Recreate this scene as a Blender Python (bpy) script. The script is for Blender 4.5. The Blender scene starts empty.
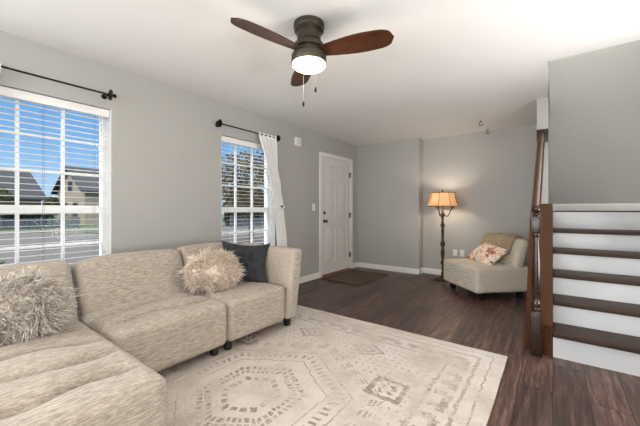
import bpy, bmesh, math, random
from math import sin, cos, pi, radians, sqrt, exp, atan2, hypot
from mathutils import Vector, Matrix, noise

random.seed(7)
S = bpy.context.scene
COL = S.collection

# ------------------------------------------------------------------ camera, world, sun, exposure
CAM_H = 1.15
YAW = radians(37)
cam_d = bpy.data.cameras.new('camera')
cam_d.sensor_width = 36.0
cam_d.lens = 309.0 / 640.0 * 36.0
cam_d.shift_y = -3.0 / 640.0
cam_d.clip_start = 0.02
cam_d.clip_end = 400
cam = bpy.data.objects.new('camera', cam_d)
cam.location = (0, 0, CAM_H)
cam.rotation_euler = (pi / 2, 0, YAW)
COL.objects.link(cam)
S.camera = cam

world = bpy.data.worlds.new('sky')
S.world = world
world.use_nodes = True
wn = world.node_tree
bg = wn.nodes['Background']
tc_ = wn.nodes.new('ShaderNodeTexCoord')
sx_ = wn.nodes.new('ShaderNodeSeparateXYZ')
rp_ = wn.nodes.new('ShaderNodeValToRGB')
wn.links.new(tc_.outputs['Generated'], sx_.inputs[0])
wn.links.new(sx_.outputs['Z'], rp_.inputs[0])
rp_.color_ramp.elements[0].position = 0.0
rp_.color_ramp.elements[0].color = (0.50, 0.68, 0.84, 1)
rp_.color_ramp.elements[1].position = 0.33
rp_.color_ramp.elements[1].color = (0.10, 0.29, 0.66, 1)
e_ = rp_.color_ramp.elements.new(0.16)
e_.color = (0.21, 0.44, 0.76, 1)
# sky brightened above the visible band, added to light the room through the windows
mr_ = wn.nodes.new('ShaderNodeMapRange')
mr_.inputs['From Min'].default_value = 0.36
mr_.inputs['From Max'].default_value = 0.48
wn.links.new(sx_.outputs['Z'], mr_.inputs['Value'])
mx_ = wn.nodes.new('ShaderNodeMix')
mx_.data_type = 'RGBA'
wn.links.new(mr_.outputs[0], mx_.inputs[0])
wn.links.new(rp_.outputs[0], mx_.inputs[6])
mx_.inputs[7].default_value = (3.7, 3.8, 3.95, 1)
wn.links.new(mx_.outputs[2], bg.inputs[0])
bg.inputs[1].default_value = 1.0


def add_light(name, kind, loc, energy, color=(1, 1, 1), size=None, size_y=None, direction=None):
    l = bpy.data.lights.new(name, kind)
    l.energy = energy
    l.color = color
    if kind == 'AREA':
        l.shape = 'RECTANGLE'
        l.size = size
        l.size_y = size_y or size
    elif kind == 'POINT':
        l.shadow_soft_size = size or 0.05
    o = bpy.data.objects.new(name, l)
    o.location = loc
    if direction is not None:
        o.rotation_euler = Vector(direction).to_track_quat('-Z', 'Y').to_euler()
    COL.objects.link(o)
    return o


sun = add_light('sun', 'SUN', (-10, -12, 14), 2.0, (1.0, 0.95, 0.87), direction=(0.16, 0.76, -0.62))
sun.data.angle = radians(0.6)
# added fill lights at the rear and right, out of view; no openings there
add_light('rear_fill', 'AREA', (-0.6, -3.05, 1.25), 105, (0.985, 0.99, 1.0), 2.6, 2.1, (0.05, 1, 0.22))
add_light('right_fill', 'AREA', (2.55, -0.9, 1.45), 18, (0.97, 0.985, 1.0), 2.4, 1.5, (-1, 0.1, 0.05))
add_light('left_fill', 'AREA', (-3.1, -1.3, 1.5), 135, (0.98, 0.99, 1.0), 2.2, 1.5, (1, 0.25, 0.0))  # added fill raking over the sofa from the left; no window is built here
add_light('stairwell_fill', 'AREA', (0.5, 4.6, 4.86), 52, (1.0, 0.98, 0.95), 0.7, 1.2, (0, 0, -1))  # added fill that brightens the stairwell wall from above, out of view
# added fills aimed up to brighten the ceiling, out of view and without fittings
add_light('rear_ceiling_fill', 'AREA', (0.3, -0.7, 1.35), 60, (1.0, 0.985, 0.96), 0.9, 0.9, (0, 0.15, 1))
add_light('right_ceiling_fill', 'AREA', (1.7, 2.3, 0.7), 85, (1.0, 0.985, 0.96), 1.3, 1.3, (-0.35, 0.1, 1))

S.view_settings.view_transform = 'Standard'
S.view_settings.look = 'None'
S.view_settings.exposure = 0.22
S.view_settings.gamma = 1.0
S.view_settings.use_curve_mapping = False


# ------------------------------------------------------------------ helpers
def lin(r, g, b):
    f = lambda c: (c / 255) / 12.92 if c <= 10 else (((c / 255) + 0.055) / 1.055) ** 2.4
    return (f(r), f(g), f(b), 1)


class NT:
    """small wrapper to write node trees"""

    def __init__(self, name):
        self.m = bpy.data.materials.new(name)
        self.m.use_nodes = True
        self.t = self.m.node_tree
        self.b = self.t.nodes['Principled BSDF']
        self.out = self.t.nodes['Material Output']

    def n(self, kind, **kw):
        nd = self.t.nodes.new('ShaderNode' + kind)
        for k, v in kw.items():
            setattr(nd, k, v)
        return nd

    def set(self, sock, v):
        if hasattr(v, 'is_linked') or isinstance(v, bpy.types.NodeSocket):
            self.t.links.new(v, sock)
        else:
            sock.default_value = v

    def math(self, op, a, b=0.0, c=None):
        nd = self.n('Math', operation=op)
        self.set(nd.inputs[0], a)
        self.set(nd.inputs[1], b)
        if c is not None:
            self.set(nd.inputs[2], c)
        return nd.outputs[0]

    def coord(self, which='Object', scale=(1, 1, 1), rot=(0, 0, 0), loc=(0, 0, 0)):
        tc = self.n('TexCoord')
        mp = self.n('Mapping')
        mp.inputs['Scale'].default_value = scale
        mp.inputs['Rotation'].default_value = rot
        mp.inputs['Location'].default_value = loc
        self.t.links.new(tc.outputs[which], mp.inputs['Vector'])
        return mp.outputs[0]

    def noise(self, vec, scale=5, detail=3, rough=0.5):
        nd = self.n('TexNoise')
        self.t.links.new(vec, nd.inputs['Vector'])
        nd.inputs['Scale'].default_value = scale
        nd.inputs['Detail'].default_value = detail
        nd.inputs['Roughness'].default_value = rough
        return nd.outputs['Fac']

    def ramp(self, fac, stops):
        nd = self.n('ValToRGB')
        self.t.links.new(fac, nd.inputs[0])
        el = nd.color_ramp.elements
        while len(el) < len(stops):
            el.new(0.5)
        for e, (p, c) in zip(el, stops):
            e.position = p
            e.color = c if len(c) == 4 else (*c, 1)
        return nd.outputs[0]

    def mix(self, fac, a, b, blend='MIX'):
        nd = self.n('Mix', data_type='RGBA', blend_type=blend)
        self.set(nd.inputs[0], fac)
        self.set(nd.inputs[6], a)
        self.set(nd.inputs[7], b)
        return nd.outputs[2]

    def bump(self, height, strength=0.2, dist=0.01):
        nd = self.n('Bump')
        nd.inputs['Strength'].default_value = strength
        nd.inputs['Distance'].default_value = dist
        self.t.links.new(height, nd.inputs['Height'])
        self.t.links.new(nd.outputs[0], self.b.inputs['Normal'])

    def color(self, v):
        self.set(self.b.inputs['Base Color'], v)

    def rough(self, v):
        self.set(self.b.inputs['Roughness'], v)


def simple(name, col, rough=0.6, metal=0.0, var=0.08, scale=12, stretch=(1, 1, 1), bump=0.0, spec=None):
    k = NT(name)
    v = k.coord('Object', stretch)
    nz = k.noise(v, scale, 4)
    lo = tuple(c * (1 - var) for c in col[:3]) + (1,)
    hi = tuple(min(1, c * (1 + var)) for c in col[:3]) + (1,)
    k.color(k.ramp(nz, [(0.3, lo), (0.7, hi)]))
    k.rough(rough)
    k.b.inputs['Metallic'].default_value = metal
    if spec is not None:
        k.b.inputs['Specular IOR Level'].default_value = spec
    if bump:
        k.bump(nz, bump, 0.004)
    return k.m


class MB:
    """collects shapes, builds ONE mesh object"""

    def __init__(self):
        self.v = []
        self.f = []
        self.sm = []

    def add(self, vs, fs, smooth=False, M=None):
        o = len(self.v)
        if M is not None:
            vs = [M @ Vector(p) for p in vs]
        self.v += [tuple(p) for p in vs]
        self.f += [tuple(i + o for i in f) for f in fs]
        self.sm += [smooth] * len(fs)
        return self

    def box(self, x0, x1, y0, y1, z0, z1, M=None):
        vs = [(x, y, z) for x in (x0, x1) for y in (y0, y1) for z in (z0, z1)]
        fs = [(0, 1, 3, 2), (4, 6, 7, 5), (0, 4, 5, 1), (2, 3, 7, 6), (0, 2, 6, 4), (1, 5, 7, 3)]
        return self.add(vs, fs, False, M)

    def bbox(self, x0, x1, y0, y1, z0, z1, bev=0.004, seg=2, M=None):
        bm = bmesh.new()
        bmesh.ops.create_cube(bm, size=1)
        for v in bm.verts:
            v.co = ((x0 + x1) / 2 + v.co.x * (x1 - x0), (y0 + y1) / 2 + v.co.y * (y1 - y0), (z0 + z1) / 2 + v.co.z * (z1 - z0))
        bmesh.ops.bevel(bm, geom=list(bm.edges), offset=bev, segments=seg, affect='EDGES', profile=0.6)
        self.bm(bm, M)
        return self

    def bm(self, bm, M=None, smooth=False):
        bm.verts.index_update()
        self.add([v.co.copy() for v in bm.verts], [[v.index for v in f.verts] for f in bm.faces], smooth, M)
        bm.free()

    def prism(self, pts, axis, a, b, M=None):
        """extrude a 2-D outline along an axis (0 x, 1 y, 2 z)"""
        def mk(p, t):
            q = list(p)
            q.insert(axis, t)
            return tuple(q)
        n = len(pts)
        vs = [mk(p, a) for p in pts] + [mk(p, b) for p in pts]
        fs = [tuple(range(n))[::-1], tuple(range(n, 2 * n))]
        fs += [(i, (i + 1) % n, n + (i + 1) % n, n + i) for i in range(n)]
        return self.add(vs, fs, False, M)

    def lathe(self, prof, c=(0, 0, 0), seg=28, cap=True, M=None, mod=None):
        vs, fs = [], []
        n = len(prof)
        for i in range(seg):
            a = 2 * pi * i / seg
            for r, z in prof:
                k = mod(a, z) if mod else 1.0
                vs.append((c[0] + r * k * cos(a), c[1] + r * k * sin(a), c[2] + z))
        for i in range(seg):
            j = (i + 1) % seg
            for q in range(n - 1):
                fs.append((i * n + q, j * n + q, j * n + q + 1, i * n + q + 1))
        if cap:
            fs.append(tuple(i * n for i in range(seg))[::-1])
            fs.append(tuple(i * n + n - 1 for i in range(seg)))
        return self.add(vs, fs, True, M)

    def tube(self, pts, r, seg=10, M=None, squash=1.0):
        pts = [Vector(p) for p in pts]
        rs = r if isinstance(r, (list, tuple)) else [r] * len(pts)
        vs, fs = [], []
        up = None
        for i, p in enumerate(pts):
            t = (pts[min(i + 1, len(pts) - 1)] - pts[max(i - 1, 0)]).normalized()
            if up is None:
                up = Vector((0, 0, 1)) if abs(t.z) < 0.9 else Vector((1, 0, 0))
            s = t.cross(up).normalized()
            up = s.cross(t).normalized()
            for k in range(seg):
                a = 2 * pi * k / seg
                vs.append(p + s * (rs[i] * cos(a)) + up * (rs[i] * squash * sin(a)))
        for i in range(len(pts) - 1):
            for k in range(seg):
                l = (k + 1) % seg
                fs.append((i * seg + k, i * seg + l, (i + 1) * seg + l, (i + 1) * seg + k))
        fs.append(tuple(range(seg))[::-1])
        fs.append(tuple((len(pts) - 1) * seg + k for k in range(seg)))
        return self.add(vs, fs, True, M)

    def sphere(self, c, r, seg=20, M=None, sq=(1, 1, 1)):
        bm = bmesh.new()
        bmesh.ops.create_uvsphere(bm, u_segments=seg, v_segments=seg // 2 + 2, radius=1)
        for v in bm.verts:
            v.co = Vector((c[0] + v.co.x * r * sq[0], c[1] + v.co.y * r * sq[1], c[2] + v.co.z * r * sq[2]))
        self.bm(bm, M, True)
        return self

    def soft(self, size, r, res, deform=None, M=None):
        """rounded box centred on 0 with a dense surface, reshaped by deform(p, n)"""
        hx, hy, hz = (s / 2 for s in size)
        H = (hx, hy, hz)
        def axis_pts(h, n):
            ks = [-h, -h + r * 0.3, -h + r * 0.65, -h + r]
            m = max(1, n)
            mid = [(-h + r) + (2 * h - 2 * r) * i / m for i in range(1, m)]
            return ks + mid + [h - r, h - r * 0.65, h - r * 0.3, h]
        A = [axis_pts(H[i], res[i]) for i in range(3)]
        idx = {}
        vs, fs = [], []
        def vert(p):
            key = tuple(round(c, 5) for c in p)
            if key not in idx:
                q = [max(-H[i] + r, min(H[i] - r, p[i])) for i in range(3)]
                d = Vector([p[i] - q[i] for i in range(3)])
                nrm = d.normalized() if d.length > 1e-9 else Vector((0, 0, 1))
                o = Vector(q) + nrm * r
                if deform:
                    o = Vector(deform(o.copy(), nrm))
                idx[key] = len(vs)
                vs.append(o)
            return idx[key]
        for ax in range(3):
            u, w = [(1, 2), (2, 0), (0, 1)][ax]
            for sgn in (-1, 1):
                for i in range(len(A[u]) - 1):
                    for j in range(len(A[w]) - 1):
                        q = []
                        for a, b in ((i, j), (i + 1, j), (i + 1, j + 1), (i, j + 1)):
                            p = [0, 0, 0]
                            p[ax] = sgn * H[ax]
                            p[u] = A[u][a]
                            p[w] = A[w][b]
                            q.append(vert(p))
                        fs.append(tuple(q if sgn > 0 else q[::-1]))
        return self.add(vs, fs, True, M)

    def grid(self, nu, nv, fn, thick=0.0, M=None):
        """sheet fn(u,v)->point, with real thickness along its normal when thick>0"""
        P = [[Vector(fn(i / nu, j / nv)) for j in range(nv + 1)] for i in range(nu + 1)]
        vs = [P[i][j] for i in range(nu + 1) for j in range(nv + 1)]
        k = lambda i, j: i * (nv + 1) + j
        fs = [(k(i, j), k(i + 1, j), k(i + 1, j + 1), k(i, j + 1)) for i in range(nu) for j in range(nv)]
        if thick:
            N = []
            for i in range(nu + 1):
                for j in range(nv + 1):
                    du = P[min(i + 1, nu)][j] - P[max(i - 1, 0)][j]
                    dv = P[i][min(j + 1, nv)] - P[i][max(j - 1, 0)]
                    n = du.cross(dv)
                    N.append(n.normalized() if n.length > 1e-12 else Vector((0, 0, 1)))
            o = len(vs)
            vs = vs + [p - n * thick for p, n in zip(vs, N)]
            fs = fs + [tuple(a + o for a in f[::-1]) for f in fs]
            rim = [k(i, 0) for i in range(nu + 1)] + [k(nu, j) for j in range(1, nv + 1)] + \
                  [k(i, nv) for i in range(nu - 1, -1, -1)] + [k(0, j) for j in range(nv - 1, 0, -1)]
            for a, b in zip(rim, rim[1:] + rim[:1]):
                fs.append((b, a, a + o, b + o))
        return self.add(vs, fs, True, M)

    def build(self, name, mat, parent=None, world=True, angle=40):
        me = bpy.data.meshes.new(name)
        vs = self.v
        if parent is not None and world:
            W = Matrix.Identity(4)
            p = parent
            while p is not None:
                W = p.matrix_basis @ W
                p = p.parent
            I = W.inverted()
            vs = [tuple(I @ Vector(p)) for p in vs]
        me.from_pydata(vs, [], self.f)
        me.validate()
        me.polygons.foreach_set('use_smooth', [True] * len(me.polygons))
        me.update()
        bm = bmesh.new()
        bm.from_mesh(me)
        bmesh.ops.recalc_face_normals(bm, faces=bm.faces)
        bm.to_mesh(me)
        bm.free()
        me.set_sharp_from_angle(angle=radians(angle))
        if isinstance(mat, (list, tuple)):
            for m in mat:
                me.materials.append(m)
        else:
            me.materials.append(mat)
        o = bpy.data.objects.new(name, me)
        COL.objects.link(o)
        if parent is not None:
            o.parent = parent
        return o


def tag(o, label=None, cat=None, group=None, kind=None):
    if label: o['label'] = label
    if cat: o['category'] = cat
    if group: o['group'] = group
    if kind: o['kind'] = kind
    return o


def thing(name, label, cat, loc=(0, 0, 0), rotz=0.0, group=None):
    o = bpy.data.objects.new(name, None)
    o.empty_display_size = 0.1
    o.location = loc
    o.rotation_euler = (0, 0, rotz)
    COL.objects.link(o)
    return tag(o, label, cat, group)


def copy_tree(o, parent=None):
    c = o.copy()
    COL.objects.link(c)
    if parent is not None:
        c.parent = parent
    for ch in list(o.children):
        copy_tree(ch, c)
    return c


def struct(name, mb, mat, parent=None, **k):
    o = mb.build(name, mat, parent, **k)
    if parent is None:
        o['kind'] = 'structure'
    return o


# ------------------------------------------------------------------ materials
def paint(name, col, rough=0.6):
    k = NT(name)
    v = k.coord('Object')
    k.color(k.ramp(k.noise(v, 1.3, 2), [(0.3, tuple(c * 0.97 for c in col[:3])), (0.7, col)]))
    k.rough(rough)
    k.bump(k.noise(v, 140, 2), 0.05, 0.002)
    return k.m


M_wall = paint('grey_wall_paint', lin(176, 175, 171), 0.55)
M_ceil = paint('white_ceiling_paint', lin(226, 225, 223), 0.85)
M_trim = simple('white_trim_paint', lin(232, 231, 228), 0.35, var=0.02)
M_door = simple('white_door_paint', lin(222, 220, 217), 0.4, var=0.02)
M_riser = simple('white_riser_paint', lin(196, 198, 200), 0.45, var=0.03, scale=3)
M_slat = simple('white_blind_slat', lin(240, 240, 238), 0.45, var=0.01)
M_vinyl = simple('white_window_vinyl', lin(238, 238, 237), 0.35, var=0.01)
M_black = simple('black_iron', lin(28, 26, 26), 0.45, 0.6, var=0.15)
M_cord = simple('blind_cord', lin(90, 92, 95), 0.8, var=0.05)
M_plate = simple('white_plastic', lin(236, 234, 230), 0.35, var=0.01)
M_nickel = simple('dark_nickel', lin(92, 88, 84), 0.3, 0.9, var=0.1)
M_leg = simple('dark_wood_leg', lin(30, 26, 26), 0.4, var=0.2, scale=20)
M_orange_wood = simple('threshold_oak', lin(150, 105, 72), 0.5, var=0.2, scale=30, stretch=(6, 1, 6))


def wood(name, dark, light, stretch, rough=0.35, scale=9):
    k = NT(name)
    v = k.coord('Object', stretch)
    a = k.noise(v, scale, 6, 0.65)
    k.b.inputs['Specular IOR Level'].default_value = 0.25
    k.color(k.ramp(a, [(0.3, dark), (0.55, tuple((d + l) / 2 for d, l in zip(dark, light))), (0.75, light)]))
    k.rough(rough)
    k.bump(a, 0.12, 0.002)
    return k.m


M_tread = wood('dark_stained_tread', lin(34, 23, 18), lin(72, 51, 40), (1, 14, 14), 0.5)
M_newel = wood('dark_stained_newel', lin(24, 14, 9), lin(58, 35, 22), (10, 10, 1), 0.24)
M_newel.node_tree.nodes['Principled BSDF'].inputs['Specular IOR Level'].default_value = 0.5
M_rail = wood('brown_stained_oak', lin(46, 25, 11), lin(96, 56, 26), (12, 2, 2), 0.35)
M_board = wood('amber_stained_board', lin(48, 24, 8), lin(96, 54, 18), (14, 14, 1), 0.65)
M_blade = wood('walnut_fan_blade', lin(36, 21, 14), lin(92, 56, 36), (1.4, 16, 16), 0.3, 7)
M_bronze = simple('brushed_bronze', lin(64, 58, 48), 0.4, 0.55, var=0.12, scale=20)


def plank_floor():
    k = NT('dark_plank_floor')
    v = k.coord('Object', (1, 1, 1), (0, 0, pi / 2))
    br = k.n('TexBrick')
    k.t.links.new(v, br.inputs['Vector'])
    br.offset = 0.37
    br.offset_frequency = 2
    br.inputs['Scale'].default_value = 1
    br.inputs['Brick Width'].default_value = 1.22
    br.inputs['Row Height'].default_value = 0.18
    br.inputs['Mortar Size'].default_value = 0.0022
    br.inputs['Mortar Smooth'].default_value = 0.3
    br.inputs['Bias'].default_value = 0
    br.inputs['Color1'].default_value = (0.1, 0.1, 0.1, 1)
    br.inputs['Color2'].default_value = (0.9, 0.9, 0.9, 1)
    br.inputs['Mortar'].default_value = (0.0, 0.0, 0.0, 1)
    g = k.coord('Object', (15, 1.1, 1))
    warp = k.n('Vector' + 'Math', operation='ADD')
    k.t.links.new(g, warp.inputs[0])
    cx = k.n('CombineXYZ')
    k.t.links.new(k.math('MULTIPLY', br.outputs['Color'], 9.0), cx.inputs[0])
    k.t.links.new(k.math('MULTIPLY', br.outputs['Color'], 5.0), cx.inputs[1])
    k.t.links.new(cx.outputs[0], warp.inputs[1])
    n1 = k.noise(warp.outputs[0], 2.2, 7, 0.68)
    n2 = k.noise(warp.outputs[0], 9, 4, 0.6)
    base = k.ramp(n1, [(0.28, lin(44, 31, 29)), (0.45, lin(74, 56, 51)), (0.57, lin(96, 76, 69)), (0.74, lin(142, 118, 106))])
    base = k.mix(0.85, base, k.ramp(n2, [(0.3, (0.55, 0.55, 0.55)), (0.7, (1.15, 1.12, 1.1))]), 'MULTIPLY')
    tone = k.ramp(br.outputs['Color'], [(0.0, (0.66, 0.63, 0.63)), (1.0, (1.5, 1.42, 1.38))])
    base = k.mix(1.0, base, tone, 'MULTIPLY')
    base = k.mix(br.outputs['Fac'], base, lin(20, 15, 14))
    k.color(base)
    k.rough(k.math('MULTIPLY_ADD', n2, 0.25, 0.30))
    k.bump(k.math('SUBTRACT', k.math('MULTIPLY', n1, 0.4), k.math('MULTIPLY', br.outputs['Fac'], 1.0)), 0.25, 0.003)
    return k.m


M_floor = plank_floor()


def tweed(name, dark, light, stretch, scale=1.0):
    """woven upholstery: short threads running one way"""
    k = NT(name)
    v = k.coord('Object', stretch)
    a = k.noise(v, 30 * scale, 4, 0.7)
    v2 = k.coord('Object', (1, 1, 1))
    w = k.noise(v2, 110 * scale, 4, 0.75)
    c = k.noise(v2, 3.0, 2)
    mid = tuple((d + l) / 2 for d, l in zip(dark, light))
    col = k.ramp(a, [(0.30, dark), (0.5, mid), (0.66, light)])
    col = k.mix(0.35, col, k.ramp(w, [(0.3, (0.62, 0.61, 0.6)), (0.7, (1.25, 1.25, 1.25))]), 'MULTIPLY')
    k.color(k.mix(0.15, col, k.ramp(c, [(0.3, (0.8, 0.79, 0.77)), (0.7, (1.1, 1.1, 1.1))]), 'MULTIPLY'))
    k.rough(0.92)
    k.b.inputs['Specular IOR Level'].default_value = 0.15
    try:
        k.b.inputs['Sheen Weight'].default_value = 0.15
    except KeyError:
        pass
    k.bump(k.math('ADD', a, w), 0.15, 0.002)
    return k.m


M_sofa = tweed('beige_tweed', lin(138, 126, 113), lin(202, 192, 179), (5.2, 0.7, 6.0))
M_chair = tweed('pale_oat_tweed', lin(172, 160, 143), lin(232, 222, 206), (0.30, 4.6, 5.2))


def rug_mat():
    k = NT('faded_medallion_rug')
    v = k.coord('Object')
    wp = k.n('TexNoise')
    k.t.links.new(v, wp.inputs['Vector'])
    wp.inputs['Scale'].default_value = 14
    wp.inputs['Detail'].default_value = 3
    wa = k.n('VectorMath', operation='MULTIPLY_ADD')
    k.t.links.new(wp.outputs['Color'], wa.inputs[0])
    wa.inputs[1].default_value = (0.045, 0.045, 0)
    k.t.links.new(v, wa.inputs[2])
    wo = k.n('VectorMath', operation='SUBTRACT')
    k.t.links.new(wa.outputs[0], wo.inputs[0])
    wo.inputs[1].default_value = (0.0225, 0.0225, 0)
    sp = k.n('SeparateXYZ')
    k.t.links.new(wo.outputs[0], sp.inputs[0])
    x, y = sp.outputs[0], sp.outputs[1]
    ax, ay = k.math('ABSOLUTE', x), k.math('ABSOLUTE', y)

    def band(val, c, w):          # 1 inside |val-c|<w
        return k.math('LESS_THAN', k.math('ABSOLUTE', k.math('SUBTRACT', val, c)), w)

    def dash(val, freq, duty):
        return k.math('GREATER_THAN', k.math('SINE', k.math('MULTIPLY', val, freq)), duty)

    def AND(*a):
        r = a[0]
        for q in a[1:]:
            r = k.math('MULTIPLY', r, q)
        return r

    def OR(*a):
        r = a[0]
        for q in a[1:]:
            r = k.math('MAXIMUM', r, q)
        return r

    # hexagonal distance (points along y)
    hexd = k.math('MAXIMUM', ax, k.math('ADD', k.math('MULTIPLY', ax, 0.5), k.math('MULTIPLY', ay, 0.80)))
    ang = k.math('ARCTAN2', y, x)
    m1 = AND(band(hexd, 0.26, 0.05), dash(ang, 46, -0.5), dash(hexd, 140, -0.6))
    m2 = AND(band(hexd, 0.15, 0.018), dash(ang, 18, -0.4))
    m3 = AND(band(hexd, 0.47, 0.026), dash(ang, 62, 0.2))
    m3b = band(hexd, 0.535, 0.005)
    m3c = band(hexd, 0.40, 0.004)
    m4 = AND(band(hexd, 0.66, 0.04), dash(ang, 40, 0.0), dash(hexd, 200, -0.4))
    med = OR(m1, m2, m3, m4, m3b, m3c)
    # corner boxes
    bx = k.math('ABSOLUTE', k.math('SUBTRACT', ax, 0.66))
    by = k.math('ABSOLUTE', k.math('SUBTRACT', ay, 0.55))
    bd = k.math('MAXIMUM', bx, by)
    box = OR(band(bd, 0.10, 0.018), AND(band(bd, 0.04, 0.015), dash(k.math('ADD', x, y), 90, 0)))
    bx2 = k.math('ABSOLUTE', k.math('SUBTRACT', ax, 0.30))
    by2 = k.math('ABSOLUTE', k.math('SUBTRACT', ay, 0.98))
    bd2 = k.math('ADD', bx2, k.math('MULTIPLY', by2, 1.3))
    box2 = OR(band(bd2, 0.13, 0.022), band(bd2, 0.055, 0.02))
    # field dots
    inner = AND(k.math('LESS_THAN', ax, 0.86), k.math('LESS_THAN', ay, 1.12), k.math('GREATER_THAN', hexd, 0.74))
    dots = AND(dash(x, 120, 0.45), dash(y, 105, 0.45), inner)
    # borders
    edge = k.math('MAXIMUM', k.math('ADD', ax, 0.305), ay)      # same distance from all four sides
    bl = OR(band(edge, 1.175, 0.012), band(edge, 1.36, 0.010), band(edge, 1.44, 0.006))
    bdash = AND(band(edge, 1.265, 0.055), OR(AND(dash(y, 46, 0.35), dash(x, 23, -0.6)), AND(dash(x, 46, 0.35), dash(y, 23, -0.6))))
    pat = OR(med, box, box2, k.math('MULTIPLY', dots, 0.75), bl, bdash)
    # wear
    n1 = k.noise(v, 3.2, 4, 0.6)
    n2 = k.noise(v, 38, 5, 0.75)
    vs = k.coord('Object', (7, 60, 1))
    n3 = k.noise(vs, 1.6, 3, 0.65)
    wear = k.ramp(k.math('ADD', k.math('MULTIPLY', n1, 0.55), k.math('MULTIPLY', n2, 0.55)), [(0.49, (0, 0, 0)), (0.60, (1, 1, 1))])
    wv = k.math('MULTIPLY', wear, k.math('MULTIPLY_ADD', n3, 1.6, 0.1))
    far = k.n('MapRange')
    k.t.links.new(y, far.inputs['Value'])
    for i, q in zip((1, 2, 3, 4), (0.5, 1.4, 1.0, 0.55)):
        far.inputs[i].default_value = q
    fade = far.outputs[0]
    fac = k.math('MULTIPLY', k.math('MULTIPLY', pat, wv), k.math('MULTIPLY', fade, 0.75))
    ground = k.ramp(n1, [(0.3, lin(196, 184, 172)), (0.5, lin(216, 208, 199)), (0.7, lin(226, 221, 214))])
    ground = k.mix(k.math('MULTIPLY', n3, 0.30), ground, lin(172, 154, 140))
    ground = k.mix(0.35, ground, k.ramp(n2, [(0.3, (0.75, 0.74, 0.73)), (0.7, (1.12, 1.12, 1.12))]), 'MULTIPLY')
    spk = k.ramp(k.noise(k.coord('Object', (1.0, 2.2, 1)), 60, 4, 0.8), [(0.56, (0, 0, 0)), (0.66, (1, 1, 1))])
    zone = k.ramp(k.noise(k.coord('Object', loc=(4, 1, 0)), 2.6, 3, 0.6), [(0.42, (0.05, 0.05, 0.05)), (0.62, (1, 1, 1))])
    ground = k.mix(k.math('MULTIPLY', k.math('MULTIPLY', spk, zone), k.math('MULTIPLY', fade, 0.75)), ground, lin(118, 94, 80))
    col = k.mix(fac, ground, k.ramp(n1, [(0.35, lin(96, 72, 64)), (0.65, lin(120, 98, 80))]))
    k.color(col)
    k.rough(0.95)
    k.b.inputs['Specular IOR Level'].default_value = 0.1
    k.bump(k.noise(v, 300, 2), 0.3, 0.003)
    return k.m


M_rug = rug_mat()
M_mat = simple('brown_doormat_pile', lin(84, 68, 56), 0.95, var=0.3, scale=60)


def glass_mat():
    k = NT('window_glass')
    t = k.t
    tr = k.n('BsdfTransparent')
    tr.inputs[0].default_value = (0.97, 0.985, 1, 1)
    gl = k.n('BsdfGlossy')
    gl.inputs['Roughness'].default_value = 0.02
    fr = k.n('Fresnel')
    fr.inputs[0].default_value = 1.25
    mx = k.n('MixShader')
    t.links.new(k.math('MULTIPLY', fr.outputs[0], 0.15), mx.inputs[0])
    t.links.new(tr.outputs[0], mx.inputs[1])
    t.links.new(gl.outputs[0], mx.inputs[2])
    t.links.new(mx.outputs[0], k.out.inputs[0])
    return k.m


M_glass = glass_mat()


def translucent(name, col, trans, var=0.05, scale=30, rough=0.9, stretch=(1, 1, 1)):
    k = NT(name)
    v = k.coord('Object', stretch)
    nz = k.noise(v, scale, 3)
    c = k.ramp(nz, [(0.3, tuple(q * (1 - var) for q in col[:3])), (0.7, col)])
    k.color(c)
    k.rough(rough)
    tr = k.n('BsdfTranslucent')
    k.t.links.new(c, tr.inputs[0])
    mx = k.n('MixShader')
    mx.inputs[0].default_value = trans
    k.t.links.new(k.b.outputs[0], mx.inputs[1])
    k.t.links.new(tr.outputs[0], mx.inputs[2])
    k.t.links.new(mx.outputs[0], k.out.inputs[0])
    return k.m


M_curtain = translucent('white_sheer_cotton', lin(248, 247, 245), 0.14)
M_shade = translucent('amber_parchment', lin(236, 212, 180), 0.5, 0.08, 14)


def emit(name, col, strength):
    k = NT(name)
    k.color(col)
    k.b.inputs['Emission Color'].default_value = col
    k.b.inputs['Emission Strength'].default_value = strength
    return k.m


M_globe = emit('lit_frosted_glass', (1.0, 0.84, 0.60, 1), 2.6)
M_bulb = emit('lit_bulb', (1.0, 0.76, 0.48, 1), 4.0)

# ------------------------------------------------------------------ room shell
LX, LO = -3.17, -3.36          # inner and outer face of the window wall
FY, CY = 5.66, 5.46            # far wall, boxed-out wall beside the door
HC = 2.44
W1 = (0.185, 1.09)
W2 = (2.245, 3.14)
WZ = (0.28, 2.055)
D1 = (4.245, 5.20)
DZ = 2.085

struct('floor', MB().box(LO, 2.75, -3.3, 5.8, -0.12, 0.0), M_floor)
mb = MB()
mb.box(LO, -0.04, -3.3, 5.8, HC, HC + 0.3)
mb.box(-0.04, 1.0, -3.3, 3.33, HC, HC + 0.3)
mb.box(1.0, 2.75, -3.3, 5.8, HC, HC + 0.3)
struct('ceiling', mb, M_ceil)

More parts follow.
